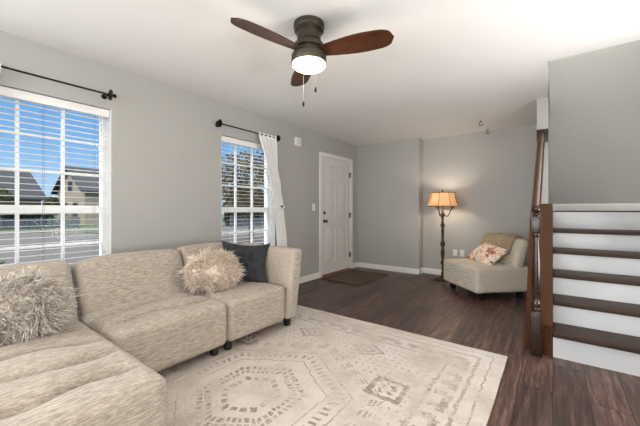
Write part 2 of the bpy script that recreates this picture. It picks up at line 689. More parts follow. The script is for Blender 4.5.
mb = MB()
ys = [(-3.3, W1[0]), (W1[1], W2[0]), (W2[1], D1[0]), (D1[1], 5.8)]
for a, b in ys:
    mb.box(LO, LX, a, b, 0, HC)
for w in (W1, W2):
    mb.box(LO, LX, w[0], w[1], 0, WZ[0])
    mb.box(LO, LX, w[0], w[1], WZ[1], HC)
mb.box(LO, LX, D1[0], D1[1], DZ, HC)
struct('wall_left', mb, M_wall)
struct('wall_far', MB().box(-1.905, 1.15, FY, 5.8, 0, 4.9), M_wall)
struct('wall_far_door_side', MB().box(LX, -1.905, CY, 5.8, 0, HC), M_wall)
struct('wall_stair_stub', MB().box(-0.15, -0.04, 4.38, FY, 0, 4.9), M_wall)
struct('wall_stair_right', MB().box(1.0, 1.15, 3.0, FY, 0, 4.9), M_wall)
mb = MB()
mb.box(-0.15, 1.0, 3.21, 3.33, HC + 0.3, 4.9)
mb.box(-0.15, -0.04, 3.33, 4.38, HC + 0.3, 4.9)
struct('wall_upper_stairwell', mb, M_wall)
struct('ceiling_upper', MB().box(-0.15, 1.15, 3.21, 5.8, 4.9, 5.0), M_ceil)
struct('wall_right', MB().box(1.15, 2.75, 3.0, 3.15, 0, HC).box(2.6, 2.75, -3.3, 3.0, 0, HC), M_wall)
struct('wall_rear', MB().box(LO, 2.75, -3.3, -3.15, 0, HC), M_wall)


def base_profile(mb, p, q, n, h=0.095, t=0.014):
    """baseboard from p to q (floor points), n = direction into the room"""
    p, q, n = Vector(p), Vector(q), Vector(n)
    prof = [(0, 0), (t, 0), (t, h - 0.025), (t * 0.6, h - 0.008), (t * 0.35, h), (0, h)]
    vs = [(*(s + n * a), z) for s in (p, q) for a, z in prof]
    k = len(prof)
    fs = [tuple(range(k))[::-1], tuple(range(k, 2 * k))] + [(i, (i + 1) % k, k + (i + 1) % k, k + i) for i in range(k)]
    mb.add(vs, fs)


mb = MB()
base_profile(mb, (LX, -3.15), (LX, 4.18), (1, 0))
base_profile(mb, (LX, 5.265), (LX, CY), (1, 0))
struct('baseboard_left', mb, M_trim)
mb = MB()
base_profile(mb, (LX, CY), (-1.891, CY), (0, -1))
base_profile(mb, (-1.905, CY - 0.014), (-1.905, FY), (1, 0))
base_profile(mb, (-1.905, FY), (-0.15, FY), (0, -1))
struct('baseboard_far', mb, M_trim)
mb = MB()
base_profile(mb, (-0.04, FY), (1.0, FY), (0, -1), 0.095)
mb.v = [(x, y, z + 1.141) for x, y, z in mb.v]
struct('baseboard_landing', mb, M_trim)

# ---- windows: vinyl double-hung units with grilles
GX = -3.31


def window(name, w):
    y0, y1 = w
    z0, z1 = WZ
    mb = MB()
    fw = 0.034
    mb.box(LO, -3.28, y0, y0 + fw, z0, z1).box(LO, -3.28, y1 - fw, y1, z0, z1)
    mb.box(LO, -3.28, y0 + fw, y1 - fw, z1 - fw, z1).box(LO, -3.28, y0 + fw, y1 - fw, z0, z0 + fw)
    win = struct(name, mb, M_vinyl)
    ym = (z0 + z1) / 2 - 0.012
    mb = MB().box(GX - 0.02, GX + 0.022, y0 + fw, y1 - fw, ym - 0.033, ym + 0.033)
    struct('meeting_rail', mb, M_vinyl, win)
    a, b = y0 + fw, y1 - fw
    for s0, s1 in ((z0 + fw, ym - 0.028), (ym + 0.028, z1 - fw)):
        mb = MB()
        for i in (1, 2):
            yy = a + (b - a) * i / 3
            mb.box(GX - 0.010, GX + 0.016, yy - 0.011, yy + 0.011, s0, s1)
            zz = s0 + (s1 - s0) * i / 3
            mb.box(GX - 0.0095, GX + 0.0155, a, b, zz - 0.009, zz + 0.009)
        struct('grille', mb, M_vinyl, win)
        struct('pane', MB().box(GX - 0.003, GX + 0.003, a, b, s0, s1), M_glass, win)
    mb = MB().box(-3.28, LX - 0.001, y1 - 0.004, y1 - 0.0005, z0 + 0.022, z1).box(-3.28, LX - 0.001, y0 + 0.0005, y0 + 0.004, z0 + 0.022, z1)
    struct('jamb_liner', mb, M_trim, win)
    mb = MB().bbox(-3.28, LX + 0.012, y0 - 0.0, y1, z0 - 0.0, z0 + 0.022, 0.004)
    struct('window_sill', mb, M_trim, win)
    return win


window('window_1', W1)
window('window_2', W2)


def blind(w, label):
    y0, y1 = w[0] + 0.006, w[1] - 0.006
    bx = -3.232
    t = thing('window_blind', label, 'blind', (bx, (y0 + y1) / 2, WZ[0] + 0.03), 0, 'white slatted window blinds')
    MB().bbox(bx - 0.03, bx + 0.034, y0, y1, WZ[1] - 0.07, WZ[1] - 0.004, 0.004).build('headrail', M_slat, t)
    mb = MB()
    z = WZ[1] - 0.10
    while z > WZ[0] + 0.085:
        M = Matrix.Translation((bx, 0, z)) @ Matrix.Rotation(radians(-2), 4, 'Y')
        mb.box(-0.018, 0.018, y0, y1, -0.0010, 0.0010, M)
        z -= 0.0465
    mb.build('slats', M_slat, t)
    MB().bbox(bx - 0.025, bx + 0.025, y0, y1, WZ[0] + 0.035, WZ[0] + 0.055, 0.003).build('bottom_rail', M_slat, t)
    mb = MB()
    for f in (0.12, 0.5, 0.88):
        yy = y0 + (y1 - y0) * f
        for dx in (-0.026, 0.026):
            mb.tube([(bx + dx, yy, WZ[0] + 0.05), (bx + dx, yy, WZ[1] - 0.07)], 0.0011, 5)
    mb.build('ladder_cord', M_cord, t)
    yy = y1 - 0.055
    MB().tube([(bx + 0.036, yy, 0.95), (bx + 0.036, yy, WZ[1] - 0.02)], 0.0035, 6).build('tilt_wand', M_slat, t)
    return t


blind(W1, 'white slatted blind in the nearer window behind the left fur pillow')
blind(W2, 'white slatted blind in the farther window beside the white curtain')

# ---- curtain rods, curtains
RX = -3.085


def rod(ya, yb, label):
    t = thing('curtain_rod', label, 'curtain rod', (LX, (ya + yb) / 2, 2.155), 0, 'black curtain rods on the window wall')
    z = 2.155
    MB().tube([(RX, ya, z), (RX, yb, z)], 0.0075, 12).build('rod', M_black, t)
    for y, s in ((ya, -1), (yb, 1)):
        R = Matrix.Translation((RX, y, z)) @ Matrix.Rotation(-s * pi / 2, 4, 'X')
        MB().lathe([(0.0, 0), (0.009, 0.0), (0.044, 0.004), (0.047, 0.012), (0.014, 0.018), (0.009, 0.03), (0.016, 0.036), (0.018, 0.045), (0.013, 0.052), (0.0, 0.054)], seg=20, cap=False, M=R).build('finial', M_black, t)
        yb_ = y - s * 0.012
        mb = MB().tube([(LX + 0.002, yb_, z - 0.004), (RX, yb_, z - 0.009)], 0.006, 8)
        mb.lathe([(0.022, 0), (0.022, 0.006), (0.01, 0.01)], seg=16, M=Matrix.Translation((LX, yb_, z - 0.004)) @ Matrix.Rotation(pi / 2, 4, 'Y'))
        mb.build('bracket', M_black, t)
    return t


rod(0.10, 1.045, 'black curtain rod over the nearer window at left')
rod(2.17, 3.10, 'black curtain rod over the farther window with curtain')

EDGE = [(2.175, 2.756, 3.085), (1.75, 2.885, 3.09), (1.47, 2.975, 3.155), (1.20, 3.04, 3.225), (1.12, 3.06, 3.235), (0.64, 3.09, 3.275), (0.06, 3.06, 3.32)]


def curtain(mirror, label):
    def fn(u, v):
        z = 2.175 + (0.06 - 2.175) * v
        for (za, a0, a1), (zb, b0, b1) in zip(EDGE, EDGE[1:]):
            if z >= zb - 1e-6:
                k = (za - z) / (za - zb)
                k = k * k * (3 - 2 * k)
                l, r = a0 + (b0 - a0) * k, a1 + (b1 - a1) * k
                break
        y = l + (r - l) * u
        tie = exp(-((z - 1.2) / 0.12) ** 2)
        amp = 0.024 * (1 - 0.55 * tie)
        fold = sin(u * 2 * pi * 4.5 + 0.6 * sin(v * 5)) + 0.35 * sin(u * 2 * pi * 9 + v * 3)
        x = RX + amp * fold - 0.005 * tie
        if v < 0.02:
            x = RX + 0.010 * fold
        if mirror:
            y = mirror - y
        return (x, y, z)
    c = thing('curtain', label, 'curtain', (RX, fn(0.5, 1)[1], 0.06), 0, 'white curtains')
    mb = MB().grid(72, 60, fn, 0.0022)
    mb.build('curtain_panel', M_curtain, c)
    ya, yb = fn(0, 0.461)[1], fn(1, 0.461)[1]
    mb = MB()
    ring = []
    for i in range(25):
        a = 2 * pi * i / 24
        ring.append((RX + 0.045 * cos(a), (ya + yb) / 2 + (abs(yb - ya) / 2 + 0.012) * sin(a), 1.20 - 0.012 * cos(a)))
    mb.tube(ring, 0.011, 8, squash=1.0)
    mb.build('tieback', M_curtain, c)
    h = MB()
    s = 1 if not mirror else -1
    yh = max(ya, yb) if not mirror else min(ya, yb)
    h.lathe([(0.0, -0.012), (0.016, -0.008), (0.016, 0.0), (0.006, 0.004), (0.006, 0.03), (0.0, 0.03)], seg=14, cap=False, M=Matrix.Translation((RX + 0.062, yh - s * 0.10, 1.2)) @ Matrix.Rotation(-pi / 2, 4, 'Y'))
    h.build('tieback_stud', M_black, c)


curtain(None, 'white curtain tied back at the right of the farther window')
curtain(3.145, 'white curtain of the nearer window, only its corner showing at left edge')

# ---- front door
mb = MB()
for a, b, c, d in ((D1[0] - 0.062, D1[0] + 0.004, 0, DZ - 0.002), (D1[1] - 0.004, D1[1] + 0.062, 0, DZ - 0.002)):
    mb.bbox(LX - 0.001, LX + 0.016, a, b, c, d, 0.004)
mb.bbox(LX - 0.001, LX + 0.016, D1[0] - 0.062, D1[1] + 0.062, DZ - 0.003, DZ + 0.06, 0.004)
struct('trim_1', mb, M_trim)
mb = MB()
mb.box(LO, LX - 0.001, D1[0], D1[0] + 0.014, 0, DZ).box(LO, LX - 0.001, D1[1] - 0.014, D1[1], 0, DZ).box(LO, LX - 0.001, D1[0] + 0.014, D1[1] - 0.014, DZ - 0.014, DZ)
struct('trim_2', mb, M_trim)
struct('trim_3', MB().bbox(LO, LX + 0.02, D1[0] + 0.014, D1[1] - 0.014, 0.0, 0.022, 0.004), M_orange_wood)

dy0, dy1, dz0, dz1 = D1[0] + 0.018, D1[1] - 0.018, 0.03, DZ - 0.018
DX = LX - 0.004
bm_ = MB()
bm_.box(DX - 0.042, DX - 0.017, dy0, dy1, dz0, dz1)
w = dy1 - dy0
st = 0.115
cols = [(dy0 + st, dy0 + w / 2 - 0.055), (dy0 + w / 2 + 0.055, dy1 - st)]
rows = [(dz0 + 0.20, dz0 + 0.80), (dz0 + 0.98, dz0 + 1.62), (dz0 + 1.72, dz1 - 0.115)]
bm_.box(DX - 0.017, DX, dy0, cols[0][0], dz0, dz1).box(DX - 0.017, DX, cols[1][1], dy1, dz0, dz1)
bm_.box(DX - 0.017, DX, cols[0][1], cols[1][0], dz0, dz1)
zz = [dz0] + [q for r in rows for q in r] + [dz1]
for c in cols:
    for i in range(0, len(zz), 2):
        bm_.box(DX - 0.017, DX, c[0], c[1], zz[i], zz[i + 1])
    for r in rows:
        a0, a1, b0, b1 = c[0], c[1], r[0], r[1]
        i0, i1, j0, j1 = a0 + 0.04, a1 - 0.04, b0 + 0.04, b1 - 0.04
        o0, o1, p0, p1 = a0 + 0.014, a1 - 0.014, b0 + 0.014, b1 - 0.014
        vs = [(DX - 0.017, o0, p0), (DX - 0.017, o1, p0), (DX - 0.017, o1, p1), (DX - 0.017, o0, p1),
              (DX - 0.004, i0, j0), (DX - 0.004, i1, j0), (DX - 0.004, i1, j1), (DX - 0.004, i0, j1)]
        bm_.add(vs, [(4, 5, 6, 7), (0, 1, 5, 4), (1, 2, 6, 5), (2, 3, 7, 6), (3, 0, 4, 7)])
door = struct('door_1', bm_, M_door)
R = Matrix.Translation((DX, dy0 + 0.07, 0.955)) @ Matrix.Rotation(pi / 2, 4, 'Y')
mb = MB().lathe([(0.032, 0), (0.032, 0.006), (0.014, 0.01), (0.011, 0.03), (0.022, 0.04), (0.028, 0.052), (0.024, 0.064), (0.0, 0.068)], seg=20, cap=False, M=R)
k_ = mb.build('door_knob', M_nickel, door)
R = Matrix.Translation((DX, dy0 + 0.07, 1.10)) @ Matrix.Rotation(pi / 2, 4, 'Y')
mb = MB().lathe([(0.03, 0), (0.03, 0.008), (0.024, 0.014), (0.0, 0.015)], seg=20, cap=False, M=R).box(DX + 0.014, DX + 0.03, dy0 + 0.064, dy0 + 0.076, 1.085, 1.115)
mb.build('deadbolt', M_nickel, door)
for z in (0.28, 1.05, 1.83):
    mb = MB().tube([(LX + 0.008, D1[1] - 0.012, z - 0.05), (LX + 0.008, D1[1] - 0.012, z + 0.05)], 0.009, 8)
    mb.box(LX - 0.003, LX + 0.002, D1[1] - 0.05, D1[1] - 0.012, z - 0.045, z + 0.045)
    mb.build('hinge', M_nickel, door)

# ------------------------------------------------------------------ staircase
Y0, RUN, RISE, SW = 3.03, 0.255, 0.188, 1.0
st_ = thing('staircase', 'open dark wood staircase with white risers at right', 'staircase', (0.5, Y0, 0))
SE = SW - 0.004
LAND = 1.14
for i in range(6):
    y = Y0 + i * RUN
    z = i * RISE + (0.012 if i else 0.0)
    zt = (i + 1) * RISE + 0.012 if i < 5 else LAND
    th = 0.038 if i < 5 else 0.012
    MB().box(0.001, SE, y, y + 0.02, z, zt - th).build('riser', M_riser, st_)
    yb = y + RUN + 0.0 if i < 5 else FY - 0.016
    MB().bbox(0.001, SE, y - (0.028 if i < 5 else 0.004), yb - 0.001, zt - th, zt, 0.009 if i < 5 else 0.004, 3).build('tread' if i < 5 else 'landing', M_tread, st_)
sl = RISE / RUN
top = lambda y: (y - Y0) * sl + 0.185 + 0.055
pts = [(Y0 + 0.002, 0), (4.36, 0), (4.36, top(4.36) + 0.0), (Y0 + 0.002, top(Y0))]
MB().prism(pts, 0, -0.105, 0.0).build('stringer', M_board, st_)
# tapered board behind the newel
mb = MB()
yA, yB = Y0 + 0.052, Y0 + 0.0899
q = [(-0.192, 0), (-0.106, 0), (-0.106, 1.03), (-0.152, 1.03)]
mb.prism(q, 1, Y0 + 0.06, Y0 + 0.10)
mb.build('skirt_board', M_board, st_)
NX, NY = -0.104, 2.995
nw = MB()
nw.bbox(NX - 0.048, NX + 0.048, NY - 0.048, NY + 0.048, 0, 0.345, 0.004)
prof = [(0.044, 0.345), (0.038, 0.352), (0.042, 0.362), (0.04, 0.375), (0.034, 0.382), (0.041, 0.398), (0.042, 0.41), (0.036, 0.425), (0.031, 0.44),
        (0.036, 0.48), (0.042, 0.55), (0.042, 0.63), (0.038, 0.74), (0.032, 0.84), (0.028, 0.91), (0.026, 0.935), (0.036, 0.945), (0.038, 0.955), (0.032, 0.968), (0.038, 0.975)]
nw.lathe(prof, (NX, NY, 0), 28)
nw.bbox(NX - 0.040, NX + 0.040, NY - 0.040, NY + 0.040, 0.972, 1.10, 0.005)
nw.lathe([(0.039, 1.10), (0.04, 1.106), (0.026, 1.112), (0.022, 1.122), (0.026, 1.128)], (NX, NY, 0), 24)
nw.v = [(NX + (x - NX) * 0.79, NY + (y - NY) * 0.79, z) for x, y, z in nw.v]
newel = nw.build('newel_post', M_newel, st_)
MB().sphere((NX, NY, 1.160), 0.034, 24).build('ball_finial', M_newel, newel)
# handrail
pa, pb = Vector((-0.116, NY + 0.042, 1.045)), Vector((-0.103, 4.352, 2.005))
dvec = pb - pa
R = Matrix.Translation(pa) @ dvec.to_track_quat('Y', 'Z').to_matrix().to_4x4()
L = dvec.length
prof = [(-0.030, -0.028), (0.030, -0.028), (0.034, -0.012), (0.033, 0.012), (0.022, 0.028), (0.0, 0.033), (-0.022, 0.028), (-0.033, 0.012), (-0.034, -0.012)]
mb = MB().prism(prof, 1, 0, L, R)
rail = mb.build('handrail', M_rail, st_)
MB().bbox(-0.151, -0.041, 4.352, 4.3795, 1.93, 2.075, 0.006).build('rosette', M_newel, rail)

# ------------------------------------------------------------------ rug and mat
rug_o = MB().soft((2.44, 3.05, 0.012), 0.005, (60, 70, 1), lambda p, n: (p.x + 0.004 * noise.noise((p.y * 3, 1, 0)) * (1 if abs(p.x) > 1.2 else 0), p.y + 0.006 * noise.noise((p.x * 3, 5, 0)) * (1 if abs(p.y) > 1.5 else 0), p.z + 0.006))
rug = rug_o.build('rug', M_rug, world=False)
rug.location = (-1.50, 1.275, 0.0005)
rug.rotation_euler = (0, 0, radians(0.0))
tag(rug, 'large cream area rug with faded brown medallion under the sofa', 'rug')
RUGT = 0.0126
mb = MB().soft((0.74, 1.02, 0.014), 0.006, (20, 30, 1), lambda p, n: (p.x, p.y, p.z + 0.007 + 0.002 * noise.noise((p.x * 9, p.y * 9, 0))))
dm = mb.build('doormat', M_mat, world=False)
dm.location = (-2.70, 4.60, 0.0008)
tag(dm, 'brown doormat on the dark floor at the white front door', 'doormat')

# ------------------------------------------------------------------ sectional sofa
SEAT = 0.43


def block_leg(mb, x, y, z0, z1, a=0.030, b=0.021, lean=(0, 0)):
    vs = []
    for z, h, k in ((z0, b, 1), (z1, a, 0)):
        for sx, sy in ((-1, -1), (1, -1), (1, 1), (-1, 1)):
            vs.append((x + lean[0] * k + sx * h, y + lean[1] * k + sy * h, z))
    mb.add(vs, [(3, 2, 1, 0), (4, 5, 6, 7)] + [(i, (i + 1) % 4, 4 + (i + 1) % 4, 4 + i) for i in range(4)])
    return mb


def tufted(seams, pts, depth, cz, axis=0):
    """channels that puff up between seams; the seams dip deepest at the buttons"""
    seams = sorted(seams)
    gap = seams[1] - seams[0] if len(seams) > 1 else 0.3

    def fn(x, y):
        near = min(abs(x - s - 0.022 * sin(y * 12 + s * 9)) for s in seams)
        b = sum(exp(-((x - px) ** 2 + (y - py) ** 2) / 0.075 ** 2) for px, py in pts)
        b2 = sum(exp(-((x - px) ** 2 + (y - py) ** 2) / 0.022 ** 2) for px, py in pts)
        t = min(1.0, near / (gap * 0.5))
        groove = (1 - t) ** 2.6 * (0.45 + 0.9 * min(1, b)) + 0.8 * exp(-(near / 0.016) ** 2)
        return depth * (groove + 0.5 * b2)
    return fn


def seat_block(x0, x1, y0, y1, z0, z1, tuft, crown=0.018, r=0.045, res=(34, 34, 8)):
    c = Vector(((x0 + x1) / 2, (y0 + y1) / 2, (z0 + z1) / 2))
    sx, sy, sz = x1 - x0, y1 - y0, z1 - z0

    def df(p, n):
        u, v = p.x / (sx / 2), p.y / (sy / 2)
        q = p + c
        if p.z > 0:
            k = min(1, max(0, (p.z / (sz / 2) - 0.55) / 0.45))
            edge = max(0, 1 - max(abs(u), abs(v)) ** 6)
            q.z += k * (crown * (1 - u * u) * (1 - v * v) - tuft(q.x, q.y) * edge)
        return q
    return MB().soft((sx, sy, sz), r, res, df)


def back_block(y0, y1, arch, lean=0.22, xb=-2.52, zb=0.36, zt=0.785, th=0.17, droop=(0.0, 0.0)):
    cy, sy, sz = (y0 + y1) / 2, y1 - y0, zt - zb

    def df(p, n):
        v = p.y / (sy / 2)
        t = (p.z + sz / 2) / sz
        x = xb - th / 2 + p.x - lean * t + 0.018 * (1 - v * v) * (1 - (2 * t - 1) ** 2) * (1 if p.x > 0 else 0)
        dz = droop[0] * max(0, -v) ** 3 + droop[1] * max(0, v) ** 3
        return (x, cy + p.y, zb + sz / 2 + p.z + t * (arch * (1 - v * v) - dz))
    return MB().soft((th, sy, sz), 0.045, (4, 26, 12), df)


def sofa_legs(t, spots):
    for x, y, z in spots:
        block_leg(MB(), x, y, z, 0.105, lean=(0.012, 0)).build('leg', M_leg, t)


# chaise at the near left
t = thing('sofa_section', 'deep tufted chaise section of the beige sofa, nearest with fur pillow', 'sofa', (-2.1, 0.1, 0))
pts = [(s, y) for s in (-1.56, -1.80, -2.04, -2.28) for y in (-0.30, -0.02, 0.245, 0.49)]
pts = [(s + (0.0), y + (0.06 if i % 2 else -0.03)) for i, (s, y) in enumerate(pts)]
seat_block(-2.84, -1.335, -0.50, 0.690, 0.095, SEAT, tufted((-1.56, -1.80, -2.04, -2.28), pts, 0.074, 0), 0.05, 0.055, (170, 80, 8)).build('seat', M_sofa, t)
back_block(-0.50, 0.690, 0.006).build('backrest', M_sofa, t)
sofa_legs(t, [(-1.43, 0.57, RUGT), (-1.43, -0.38, 0.0005), (-2.78, 0.57, 0), (-2.78, -0.38, 0)])
# armless middle
t = thing('sofa_section', 'armless middle section of the beige sofa, nothing resting on it', 'sofa', (-2.42, 1.07, 0))
pts = [(s, y) for s in (-2.24, -2.44) for y in (0.90, 1.15, 1.36)]
seat_block(-2.84, -2.02, 0.702, 1.502, 0.095, SEAT, tufted((-2.24, -2.44), pts, 0.040, 0), 0.03, 0.05, (76, 70, 8)).build('seat', M_sofa, t)
back_block(0.716, 1.506, 0.008, droop=(0.035, 0.0)).build('backrest', M_sofa, t)
sofa_legs(t, [(-2.125, 0.76, RUGT), (-2.135, 1.44, RUGT), (-2.79, 0.76, 0), (-2.79, 1.405, 0)])
# right end with the arm
t = thing('sofa_section', 'right end section of the beige sofa with one flared arm', 'sofa', (-2.42, 1.85, 0))
seat_block(-2.84, -2.02, 1.510, 2.155, 0.095, SEAT, tufted((-2.42,), [(-2.40, 1.62), (-2.40, 1.85)], 0.010, 0), 0.020, 0.05, (40, 36, 8)).build('seat', M_sofa, t)
back_block(1.518, 2.18, 0.02, droop=(0.0, 0.0), zt=0.79).build('backrest', M_sofa, t)


def arm_df(p, n):
    tz = (p.z + 0.335) / 0.67
    u = (p.x + 0.43) / 0.86                 # 0 back .. 1 front
    lean = 0.075 * tz ** 1.3
    return (-2.44 + p.x + 0.02 * tz * u, 2.232 + p.y + lean, 0.43 + p.z + 0.012 * (1 - u))


MB().soft((0.86, 0.155, 0.67), 0.045, (26, 4, 22), arm_df).build('armrest', M_sofa, t)
sofa_legs(t, [(-2.135, 1.565, RUGT), (-2.105, 2.24, RUGT), (-2.79, 1.56, 0), (-2.79, 2.22, 0)])

# ------------------------------------------------------------------ pillows


def pillow_mesh(w, h, t, pinch=0.07, wr=0.0, seed=0, n=34):
    mb = MB()

    def side(sg):
        def fn(u, v):
            a, b = 2 * u - 1, 2 * v - 1
            k = max(0.0, (1 - abs(a) ** 2.6) * (1 - abs(b) ** 2.6)) ** 0.55
            x = a * w / 2 * (1 - pinch * (1 - abs(b) ** 2))
            y = b * h / 2 * (1 - pinch * (1 - abs(a) ** 2))
            # ears
            z = sg * (t / 2 * k + 0.004)
            if wr:
                z += sg * wr * k * (noise.noise((a * 2.4 + seed, b * 2.4, sg * 3.0)) + 0.5 * noise.noise((a * 6 + seed, b * 5, sg)))
            return (x, z, y)
        return fn
    f0, f1 = side(-1), side(1)
    mb.grid(n, n, f0)
    mb.grid(n, n, f1)
    N = n + 1
    return mb


def weld(o, d=0.009):
    bm = bmesh.new()
    bm.from_mesh(o.data)
    bmesh.ops.remove_doubles(bm, verts=bm.verts, dist=d)
    bmesh.ops.recalc_face_normals(bm, faces=bm.faces)
    bm.to_mesh(o.data)
    bm.free()


def place(o, loc, rx, rz, ry=0.0):
    o.location = loc
    o.rotation_euler = (Matrix.Rotation(rz, 3, 'Z') @ Matrix.Rotation(rx, 3, 'X') @ Matrix.Rotation(ry, 3, 'Y')).to_euler()


def fur_mat(name, root, mid, tip):
    k = NT(name)
    v = k.coord('Object')
    a = k.noise(v, 55, 3, 0.6)
    k.color(k.ramp(a, [(0.3, root), (0.5, mid), (0.68, tip)]))
    k.rough(0.8)
    k.b.inputs['Specular IOR Level'].default_value = 0.2
    return k.m


def shag(w, h, t, n, length, wid, seed, droop=0.35):
    """long-haired cover: tapered, bent tufts all over a rounded cushion"""
    rnd = random.Random(seed)
    mb = MB()
    V, F = [], []
    for _ in range(n):
        # random point on the unit sphere -> cushion ellipsoid
        z = rnd.uniform(-1, 1)
        a = rnd.uniform(0, 2 * pi)
        r = sqrt(1 - z * z)
        d = Vector((r * cos(a), r * sin(a), z))
        e = lambda q, p: math.copysign(abs(q) ** p, q)
        p = Vector((e(d.x, 0.8) * w / 2, d.y * t / 2, e(d.z, 0.8) * h / 2))
        nrm = Vector((d.x / (w / 2), d.y / (t / 2), d.z / (h / 2))).normalized()
        clump = Vector((noise.noise(p * 14 + Vector((seed, 0, 0))), noise.noise(p * 14 + Vector((0, seed, 7))), noise.noise(p * 14 + Vector((3, 0, seed)))))
        rand = Vector((rnd.gauss(0, 1), rnd.gauss(0, 1), rnd.gauss(0, 1))) * 0.22
        g = (nrm + clump * 1.1 + rand).normalized()
        side = g.cross(Vector((rnd.gauss(0, 1), rnd.gauss(0, 1), rnd.gauss(0, 1)))).normalized()
        side2 = g.cross(side)
        L = length * rnd.uniform(0.65, 1.25)
        curl = Vector((rnd.gauss(0, 1), rnd.gauss(0, 1), rnd.gauss(0, 1))) * 0.22 + clump * 0.5
        o = len(V)
        q = p - nrm * 0.012
        for s, wd in ((0.0, 1.0), (0.4, 0.95), (0.75, 0.7)):
            c = q + g * (L * s) + (curl + Vector((0, 0, -droop))) * (L * s * s)
            for k in range(3):
                an = 2 * pi * k / 3
                V.append(c + (side * cos(an) + side2 * sin(an)) * wid * wd)
        V.append(q + g * L + (curl + Vector((0, 0, -droop))) * L)
        for s in range(2):
            for k in range(3):
                l = (k + 1) % 3
                F.append((o + s * 3 + k, o + s * 3 + l, o + s * 3 + 3 + l, o + s * 3 + 3 + k))
        for k in range(3):
            F.append((o + 6 + k, o + 6 + (k + 1) % 3, o + 9))
    mb.add(V, F, True)
    return mb


def fur_pillow(w, h, t, n, length, wid, seed, mat, label, loc, rx, rz, ry=0.0):
    o = thing('fur_pillow', label, 'pillow', group='shaggy fur pillows on the sofa')
    core = MB().sphere((0, 0, 0), 1, 28, sq=(w / 2, t / 2, h / 2))
    core.build('cushion', mat, o, world=False)
    shag(w, h, t, n, length, wid, seed).build('shag_fur', mat, o, world=False, angle=180)
    place(o, loc, rx, rz, ry)
    return o


M_fur1 = fur_mat('grey_beige_fur', lin(172, 160, 146), lin(222, 212, 200), lin(248, 245, 240))
M_fur2 = fur_mat('blush_beige_fur', lin(184, 162, 144), lin(230, 213, 196), lin(248, 238, 226))
fur_pillow(0.40, 0.31, 0.19, 5200, 0.085, 0.0026, 3, M_fur1, 'grey beige shaggy fur pillow on the chaise at left edge', (-2.36, 0.315, 0.622), radians(-24), radians(84))
fur_pillow(0.42, 0.31, 0.17, 3800, 0.062, 0.0036, 11, M_fur2, 'cream shaggy fur pillow beside the black pillow on the sofa', (-2.43, 1.635, 0.615), radians(-24), radians(72))

M_dark = simple('charcoal_cotton', lin(54, 57, 60), 0.9, var=0.2, scale=60, bump=0.2, spec=0.2)
dk = thing('throw_pillow', 'black square throw pillow leaning in the arm corner of the sofa', 'pillow')
o = pillow_mesh(0.50, 0.44, 0.15, 0.19, 0.055, 4, 48).build('pillow_cover', M_dark, dk, world=False)
weld(o)
place(dk, (-2.47, 2.02, 0.622), radians(-24), radians(50), radians(5))

# ------------------------------------------------------------------ accent chair (turned 45 degrees) with pillow and blanket
CH = thing('accent_chair', 'armless beige tweed accent chair with curved back in the corner', 'chair', (-0.766, 4.79, 0), radians(-45))


def ch_back(p, n):
    # p: x along the width, y thickness, z height (0..)
    t = (p.z + 0.24) / 0.48
    v = p.x / 0.38
    y = 0.245 + p.y + 0.10 * t + 0.02 * t * t - 0.05 * v * v
    z = 0.55 + p.z - 0.05 * t * abs(v) ** 3.5
    return (p.x, y, z)


def ch_seat(p, n):
    u, v = p.x / 0.395, p.y / 0.395
    z = 0.26 + p.z
    if p.z > 0.1:
        z += 0.014 * (1 - u * u) * (1 - v * v)
    return (p.x, p.y, z)


MB().soft((0.79, 0.77, 0.32), 0.04, (24, 24, 6), ch_seat).build('seat', M_chair, CH, world=False)
MB().soft((0.77, 0.15, 0.48), 0.055, (24, 4, 14), ch_back).build('backrest', M_chair, CH, world=False)
for x in (-0.31, 0.29):
    for y in (-0.27, 0.30):
        block_leg(MB(), x, y, 0.0005, 0.105, 0.032, 0.026).build('leg', M_leg, CH, world=False)


def knit():
    k = NT('olive_knit')
    v = k.coord('Object')
    w = k.n('TexWave')
    k.t.links.new(v, w.inputs['Vector'])
    w.inputs['Scale'].default_value = 60
    w.inputs['Distortion'].default_value = 2
    nz = k.noise(v, 60, 3)
    k.color(k.ramp(nz, [(0.3, lin(134, 122, 98)), (0.7, lin(176, 162, 134))]))
    k.rough(0.95)
    k.bump(w.outputs['Fac'], 0.4, 0.004)
    return k.m


M_knit = knit()


def drape(u, v):
    # along v: front hem -> over the top -> back hem ; u across the back
    x = -0.34 + 0.60 * u + 0.012 * sin(v * 9 + u * 4)
    prof = [(0.205, 0.585), (0.225, 0.66), (0.250, 0.74), (0.272, 0.786), (0.315, 0.812), (0.375, 0.815), (0.43, 0.79), (0.442, 0.72), (0.432, 0.62), (0.425, 0.55)]
    f = v * (len(prof) - 1)
    i = min(int(f), len(prof) - 2)
    k = f - i
    y = prof[i][0] + (prof[i + 1][0] - prof[i][0]) * k
    z = prof[i][1] + (prof[i + 1][1] - prof[i][1]) * k
    vv = x / 0.38
    y += -0.05 * vv * vv + 0.004 * sin(u * 16 + v * 5)
    t = max(0, min(1, (z - 0.31) / 0.48))
    z += -0.05 * t * abs(vv) ** 3.5 + 0.003 * sin(u * 23) + 0.004
    if v < 0.2:
        z += 0.02 * sin(u * 5) * (0.2 - v) * 5
        y -= 0.006
    return (x, y, z)


bl = MB().grid(30, 54, drape, 0.010).build('blanket', M_knit, world=False)
bl.location = CH.location
bl.rotation_euler = CH.rotation_euler
tag(bl, 'olive knit throw blanket draped over the accent chair back', 'blanket')


